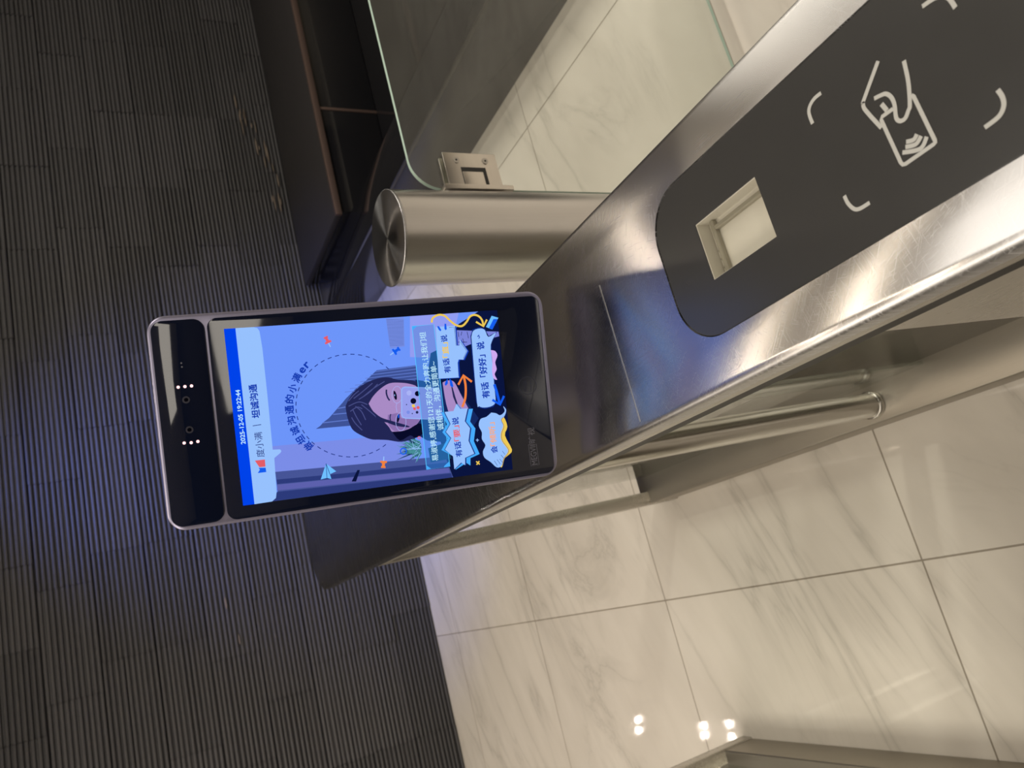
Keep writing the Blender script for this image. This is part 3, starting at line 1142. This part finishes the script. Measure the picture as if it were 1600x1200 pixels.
shape('phone_charm', P2(O, S, [(915, 540), (950, 535), (955, 570), (920, 572)]), C_yellow)
shape('phone_charm', P2(O, S, [(930, 572), (965, 575), (960, 605), (935, 600)]), C_red)
ring(629, 704.5, 4.6, 4.6, 0.0009, C_arrow, 'blue_ring')
ring(653.5, 683.5, 2, 2, 0.0005, C_red, 'small_red_ring', 12)

# --- header
shape('header_bar', [(350, 514.5), (368, 513.3), (397.7, 786.7), (380, 789)], C_bar)
shape('header_banner', [(368, 513.3), (396, 511.6), (402, 513), (405.5, 518), (410, 545), (418, 620), (426, 702), (437.5, 701.5), (439.5, 704), (438, 707), (428.5, 715), (432, 768), (431, 777),
                        (425, 782.5), (397.7, 786.7)], C_white)
text('header_clock', '2025-12-05 19:22:44', (380.5, 693.5), (371.5, 609), 7.4, C_words, 0.02)
shape('logo_red', P2((340, 620), 6.667, [(388, 660), (492, 648), (498, 722), (435, 728)]), C_red)
shape('logo_blue', P2((340, 620), 6.667, [(428, 735), (500, 733), (507, 778), (418, 789), (440, 755)]), C_arrow)
text('header_name', '度小满', (407.5, 713.5), (403, 675), 12.5, C_dash, 0.002)
stroke('header_divider', [[(395, 665), (408, 663)]], 0.0005, C_dash, 0)
text('header_title', '坦诚沟通', (400.5, 653), (394.5, 600.5), 13.5, C_deep, 0.028)
# dashed circle
bm = bmesh.new()
l = up()
N = 44
for k in range(N):
    a0 = 360 * k / N
    if a0 < 42 or a0 > 318:
        continue
    pts = [T(546.5 + 84.5 * math.cos(math.radians(a0 + 4.4 * j / 3)), 633.5 + 79.8 * math.sin(math.radians(a0 + 4.4 * j / 3))) for j in range(4)]
    ribbon(bm, pts, 0.0006, l, face)
new_obj('dashed_circle', bm, C_dash, screen)
# arc words
arc = [('做', 481.7, 696.7), ('坦', 469.3, 686.7), ('诚', 460.6, 672.5), ('沟', 455, 656.7), ('通', 452, 640), ('的', 452, 623.3), ('小', 456.5, 606.7), ('满', 463.3, 590.3), ('e', 472.3, 578.7), ('r', 479.2, 570.3)]
for i, (ch, a, b) in enumerate(arc):
    px, py = a, b
    vx, vy = px - 546.5, py - 633.5
    # travel direction along the circle (clockwise in the upright picture: towards smaller y)
    tx, ty = -vy, vx
    if ty > 0:
        tx, ty = -tx, -ty
    n_ = math.hypot(tx, ty)
    tx, ty = tx / n_, ty / n_
    hw = 6.8 if ord(ch) > 255 else (4.6 if ch == 'e' else 4.0)
    hh = 13.5 if ord(ch) > 255 else 9
    me = glyphs(ch, 0.028)
    xs = [v.co.x for v in me.vertices]
    ys = [v.co.y for v in me.vertices]
    A, B = np.array(T(px - tx * hw, py - ty * hw)), np.array(T(px + tx * hw, py + ty * hw))
    d = B - A
    ln = np.linalg.norm(d)
    d = d / ln
    nn = np.array([-d[1], d[0]])
    hm = ln * hh / (2 * hw)
    if i == 0:
        l = up()
    for v in me.vertices:
        p = A + d * ((v.co.x - min(xs)) / (max(xs) - min(xs)) * ln) + nn * (((v.co.y - min(ys)) / (max(ys) - min(ys)) - .5) * hm)
        v.co = Vector((p[0], -l, p[1]))
    me.materials.append(C_deep)
    o = bpy.data.objects.new('arc_character', me)
    COL.objects.link(o)
    o.parent = screen


def pin(cx_, cy_, ang, mat, s=1.0):
    ca, sa = math.cos(ang), math.sin(ang)
    tr = lambda p: (cx_ + (p[0] * ca - p[1] * sa) * s, cy_ + (p[0] * sa + p[1] * ca) * s)
    shape('pin_needle', [tr(p) for p in [(-.9, 2), (.9, 2), (.7, 9), (-.7, 9)]], C_white)
    shape('pin_head', [tr(p) for p in [(-3.4, -8), (3.4, -8), (3.2, -5.5), (2, -5), (2.2, -1), (5, 0), (5, 2.6), (-5, 2.6), (-5, 0), (-2.2, -1), (-2, -5), (-3.2, -5.5)]], mat)


pin(511.5, 534, -0.45, C_red, 1.05)
pin(616, 549.5, 0.95, C_arrow, 1.05)
pin(598, 722, 0.05 + math.pi, C_orange, 1.05)
shape('paper_plane', P2((340, 620), 6.667, [(1125, 690), (1070, 855), (1135, 838), (1180, 850), (1165, 800), (1230, 770)]), C_sky)
stroke('plane_fold', [P2((340, 620), 6.667, [(1125, 690), (1135, 838)]), P2((340, 620), 6.667, [(1125, 690), (1165, 800)])], 0.0004, C_dash, 0)

# --- caption
shape('caption_panel', [(642.3, 510.5), (676, 507.5), (701, 728), (665, 733)], C_box)
stroke('caption_outline', [[(642.3, 510.5), (676, 507.5), (701, 728), (665, 733), (642.3, 510.5)]], 0.0005, C_boxl, 0)
shape('caption_corner', [(665, 733), (664, 726), (672, 731.5)], C_cyan)
shape('caption_corner', [(701, 728), (700, 720), (692, 727.5), (692, 729.5)], C_cyan)
shape('caption_corner', [(642.3, 510.5), (643, 517), (650, 510)], C_cyan)
text('caption_line', '易淑婷,感谢您121天的全力奔跑,让我们坦', (678.5, 719.5), (658.5, 519.5), 10.5, C_words, 0.008)
text('caption_line', '诚相伴，沟通更简单~', (687, 671.5), (674.5, 565), 10.5, C_words, 0.008)

# --- speech bubbles
OA, SA = (640, 480), 8.57
arrowA = [(335, 270), (590, 252), (612, 515), (650, 512), (650, 428), (756, 588), (702, 705), (640, 702), (628, 738), (642, 942), (372, 958)]
shape('bubble_shadow', P2(OA, SA, [(p[0] + 18, p[1] + 6) for p in arrowA]), C_deep)
shape('speech_bubble', P2(OA, SA, arrowA), C_white)
stroke('bubble_outline', [P2(OA, SA, [(510, 278), (580, 272), (606, 517), (648, 513)]), P2(OA, SA, [(662, 470), (745, 590), (700, 690)]), P2(OA, SA, [(628, 740), (640, 930)])], 0.0003, C_dash, 0)
shape('nail', P2(OA, SA, [(350, 262), (375, 258), (408, 310), (398, 328), (375, 310)]), C_arrow)
shape('nail', P2(OA, SA, [(450, 225), (472, 228), (480, 300), (462, 314), (448, 290)]), C_arrow)
shape('nail', P2(OA, SA, [(490, 960), (495, 1020), (470, 1052), (452, 1040), (460, 1000)]), C_arrow)
shape('nail', P2(OA, SA, [(515, 955), (550, 990), (568, 1060), (548, 1072), (525, 1050)]), C_arrow)
text('bubble_words', '有话', (697.7, 583), (694.3, 560.5), 10.5, C_deep, 0.025)
text('bubble_words', '「直」', (695, 559.5), (692.5, 535.5), 10.5, C_yellow, 0.02)
text('bubble_words', '说', (692.5, 535), (691, 524), 10.5, C_deep, 0.025)
stroke('yellow_arrow', [P2(OA, SA, [(278, 212), (295, 150), (370, 110), (450, 122), (520, 185), (600, 245), (680, 258), (740, 205), (790, 130), (850, 110), (910, 132), (950, 185), (968, 262)])], 0.0016, C_yellow)
stroke('yellow_arrowhead', [P2(OA, SA, [(868, 202), (968, 262), (1012, 172)])], 0.0016, C_yellow, 0)
shape('glue_stick', P2(OA, SA, [(1075, 122), (1165, 148), (1085, 305), (1000, 270)]), C_sky)
shape('glue_stick_band', P2(OA, SA, [(1100, 165), (1155, 165), (1085, 305), (1040, 285)]), C_arrow)
OB, SB = (560, 440), 3.333
bub = [(580, 290), (590, 258), (625, 246), (650, 255), (668, 290), (708, 268), (680, 330), (688, 420), (700, 560), (705, 620), (690, 645), (650, 655), (620, 648), (608, 620)]
shape('bubble_shadow', P2(OB, SB, [(p[0] + (p[0] - 645) * .08, p[1] + (p[1] - 450) * .03) for p in bub]), C_deep)
shape('bubble_shadow', P2(OB, SB, [(p[0] + (p[0] - 645) * .05, p[1] + (p[1] - 450) * .02) for p in bub]), C_navy)
shape('speech_bubble', P2(OB, SB, bub), C_white, None, 3)
shape('pink_ribbon', P2(OA, SA, [(1062, 578), (1120, 590), (1152, 650), (1122, 740), (1142, 830), (1115, 900), (1148, 972), (1098, 950), (1080, 850), (1085, 750), (1075, 650)]), C_pink, None, 3)
text('bubble_words', '有话「好好」说', (757, 622), (747.5, 534.5), 12.5, C_deep, 0.03)
stroke('tilde', [P2(OA, SA, [(900, 425), (915, 405), (900, 390), (885, 400), (908, 375)])], 0.0006, C_deep)
stroke('orange_arrow', [P2(OB, SB, [(533, 652), (548, 605), (550, 545), (540, 492)])], 0.0018, C_orange)
stroke('orange_arrowhead', [P2(OB, SB, [(512, 537), (538, 488), (582, 522)])], 0.0018, C_orange, 0)
stroke('blue_arrow', [P2(OB, SB, [(698, 535), (712, 580), (727, 640)])], 0.0022, C_arrow)
stroke('blue_arrowhead', [P2(OB, SB, [(688, 615), (728, 640), (748, 595)])], 0.0020, C_arrow, 0)
OC, SC = (640, 600), 7.273
star = [(380, 315), (480, 305), (515, 222), (560, 280), (640, 275), (608, 420), (668, 498), (650, 640), (715, 785), (612, 832), (612, 915), (567, 885), (490, 962), (475, 815), (385, 740), (455, 610),
        (395, 540), (447, 450)]
shape('bubble_shadow', P2(OC, SC, [(p[0] + (60 if p[0] > 560 else (-40 if p[0] < 460 else 15)), p[1] + 4) for p in star]), C_cyan)
shape('bubble_shadow', P2(OC, SC, [(p[0] + (14 if p[0] > 560 else (-8 if p[0] < 460 else 8)), p[1] + 2) for p in star]), C_dash)
shape('speech_bubble', P2(OC, SC, star), C_white)
text('bubble_words', '有话', (715, 713), (712, 689.5), 10.5, C_deep, 0.025)
text('bubble_words', '「要」', (712.5, 688.5), (709.5, 664.5), 10.5, C_red, 0.02)
text('bubble_words', '说', (709.5, 663.5), (708.5, 651.5), 10.5, C_deep, 0.025)
cloud = [(905, 322), (960, 330), (1000, 352), (1035, 335), (1058, 300), (1040, 250), (1072, 285), (1068, 330), (1045, 375), (1015, 400), (1040, 470), (1012, 560), (1022, 640), (1090, 735),
         (1085, 780), (1042, 840), (1020, 925), (965, 938), (900, 880), (830, 830), (812, 760), (840, 690), (800, 620), (800, 545), (765, 470), (785, 395), (850, 370)]
shape('bubble_edge', P2(OC, SC, [(1000, 380), (1045, 370), (1088, 480), (1060, 580), (1140, 740), (1100, 800), (1055, 840), (1030, 930), (1010, 925), (1030, 800), (1080, 760), (1000, 620), (1030, 470)]),
      C_yellow, None, 3)
shape('speech_bubble', P2(OC, SC, cloud), C_white, None, 3)
stroke('bubble_outline', [P2(OC, SC, [(1040, 375), (1020, 410), (1048, 480), (1022, 560), (1032, 640), (1098, 735), (1090, 785), (1048, 840), (1028, 915)])], 0.0003, C_dash)
stroke('bubble_hatching', [P2(OC, SC, p) for p in ([(1030, 755), (1062, 795)], [(1015, 800), (1050, 840)], [(1000, 845), (1035, 885)], [(970, 850), (1010, 905)], [(940, 865), (975, 920)])], 0.0003, C_dash, 0)
text('bubble_words', '会', (769.5, 707), (768.5, 696), 10.5, C_deep, 0.025)
text('bubble_words', '「倾听」', (768.5, 696), (764.5, 659.5), 10.5, C_peach, 0.02)
stroke('yellow_cross', [P2(OC, SC, [(735, 872), (775, 905)]), P2(OC, SC, [(770, 868), (740, 910)])], 0.0010, C_yellow, 0)
stroke('white_plus', [P2(OC, SC, [(748, 615), (748, 650)]), P2(OC, SC, [(732, 632), (765, 632)])], 0.0006, C_white, 0)

# --- marks printed on the glass under the display
pm = 0.00135


def gl_stroke(name, paths, w, mat, sm=0):
    bm = bmesh.new()
    for pth in paths:
        q_ = [T(*p) for p in pth]
        if sm:
            q_ = smooth_path(q_, sm)
        ribbon(bm, q_, w, pm, face)
    return new_obj(name, bm, mat, mp_)


bm = bmesh.new()
ribbon(bm, [T(823.5 + 13.8 * math.cos(2 * math.pi * i / 40), 602.5 + 13.8 * math.sin(2 * math.pi * i / 40)) for i in range(40)], 0.0004, pm, face, closed=True)
P5 = lambda pts: P2((780, 580), 6.667, pts)
ribbon(bm, [T(*p) for p in P5([(272, 97), (320, 93), (330, 208), (280, 212), (272, 97)])], 0.0004, pm, face)
ribbon(bm, [T(*p) for p in P5([(248, 100), (262, 215)])], 0.0004, pm, face)
ribbon(bm, [T(*p) for p in P5([(260, 99), (272, 213)])], 0.0003, pm, face)
new_obj('card_icon', bm, M['ink_faint'], mp_)
gl_stroke('logo_box', [P5([(298, 764), (380, 757), (410, 972), (326, 986), (298, 764)])], 0.0004, M['ink_dim'])
text('logo_letters', 'MEGVII', (780 + 366 / 6.667, 580 + 972 / 6.667), (780 + 341 / 6.667, 580 + 768 / 6.667), 9.0, M['ink_dim'], 0.0, mp_, pm)
text('logo_characters', '旷视', (780 + 338 / 6.667, 580 + 748 / 6.667), (780 + 322 / 6.667, 580 + 588 / 6.667), 11, M['ink_dim'], 0.0, mp_, pm)
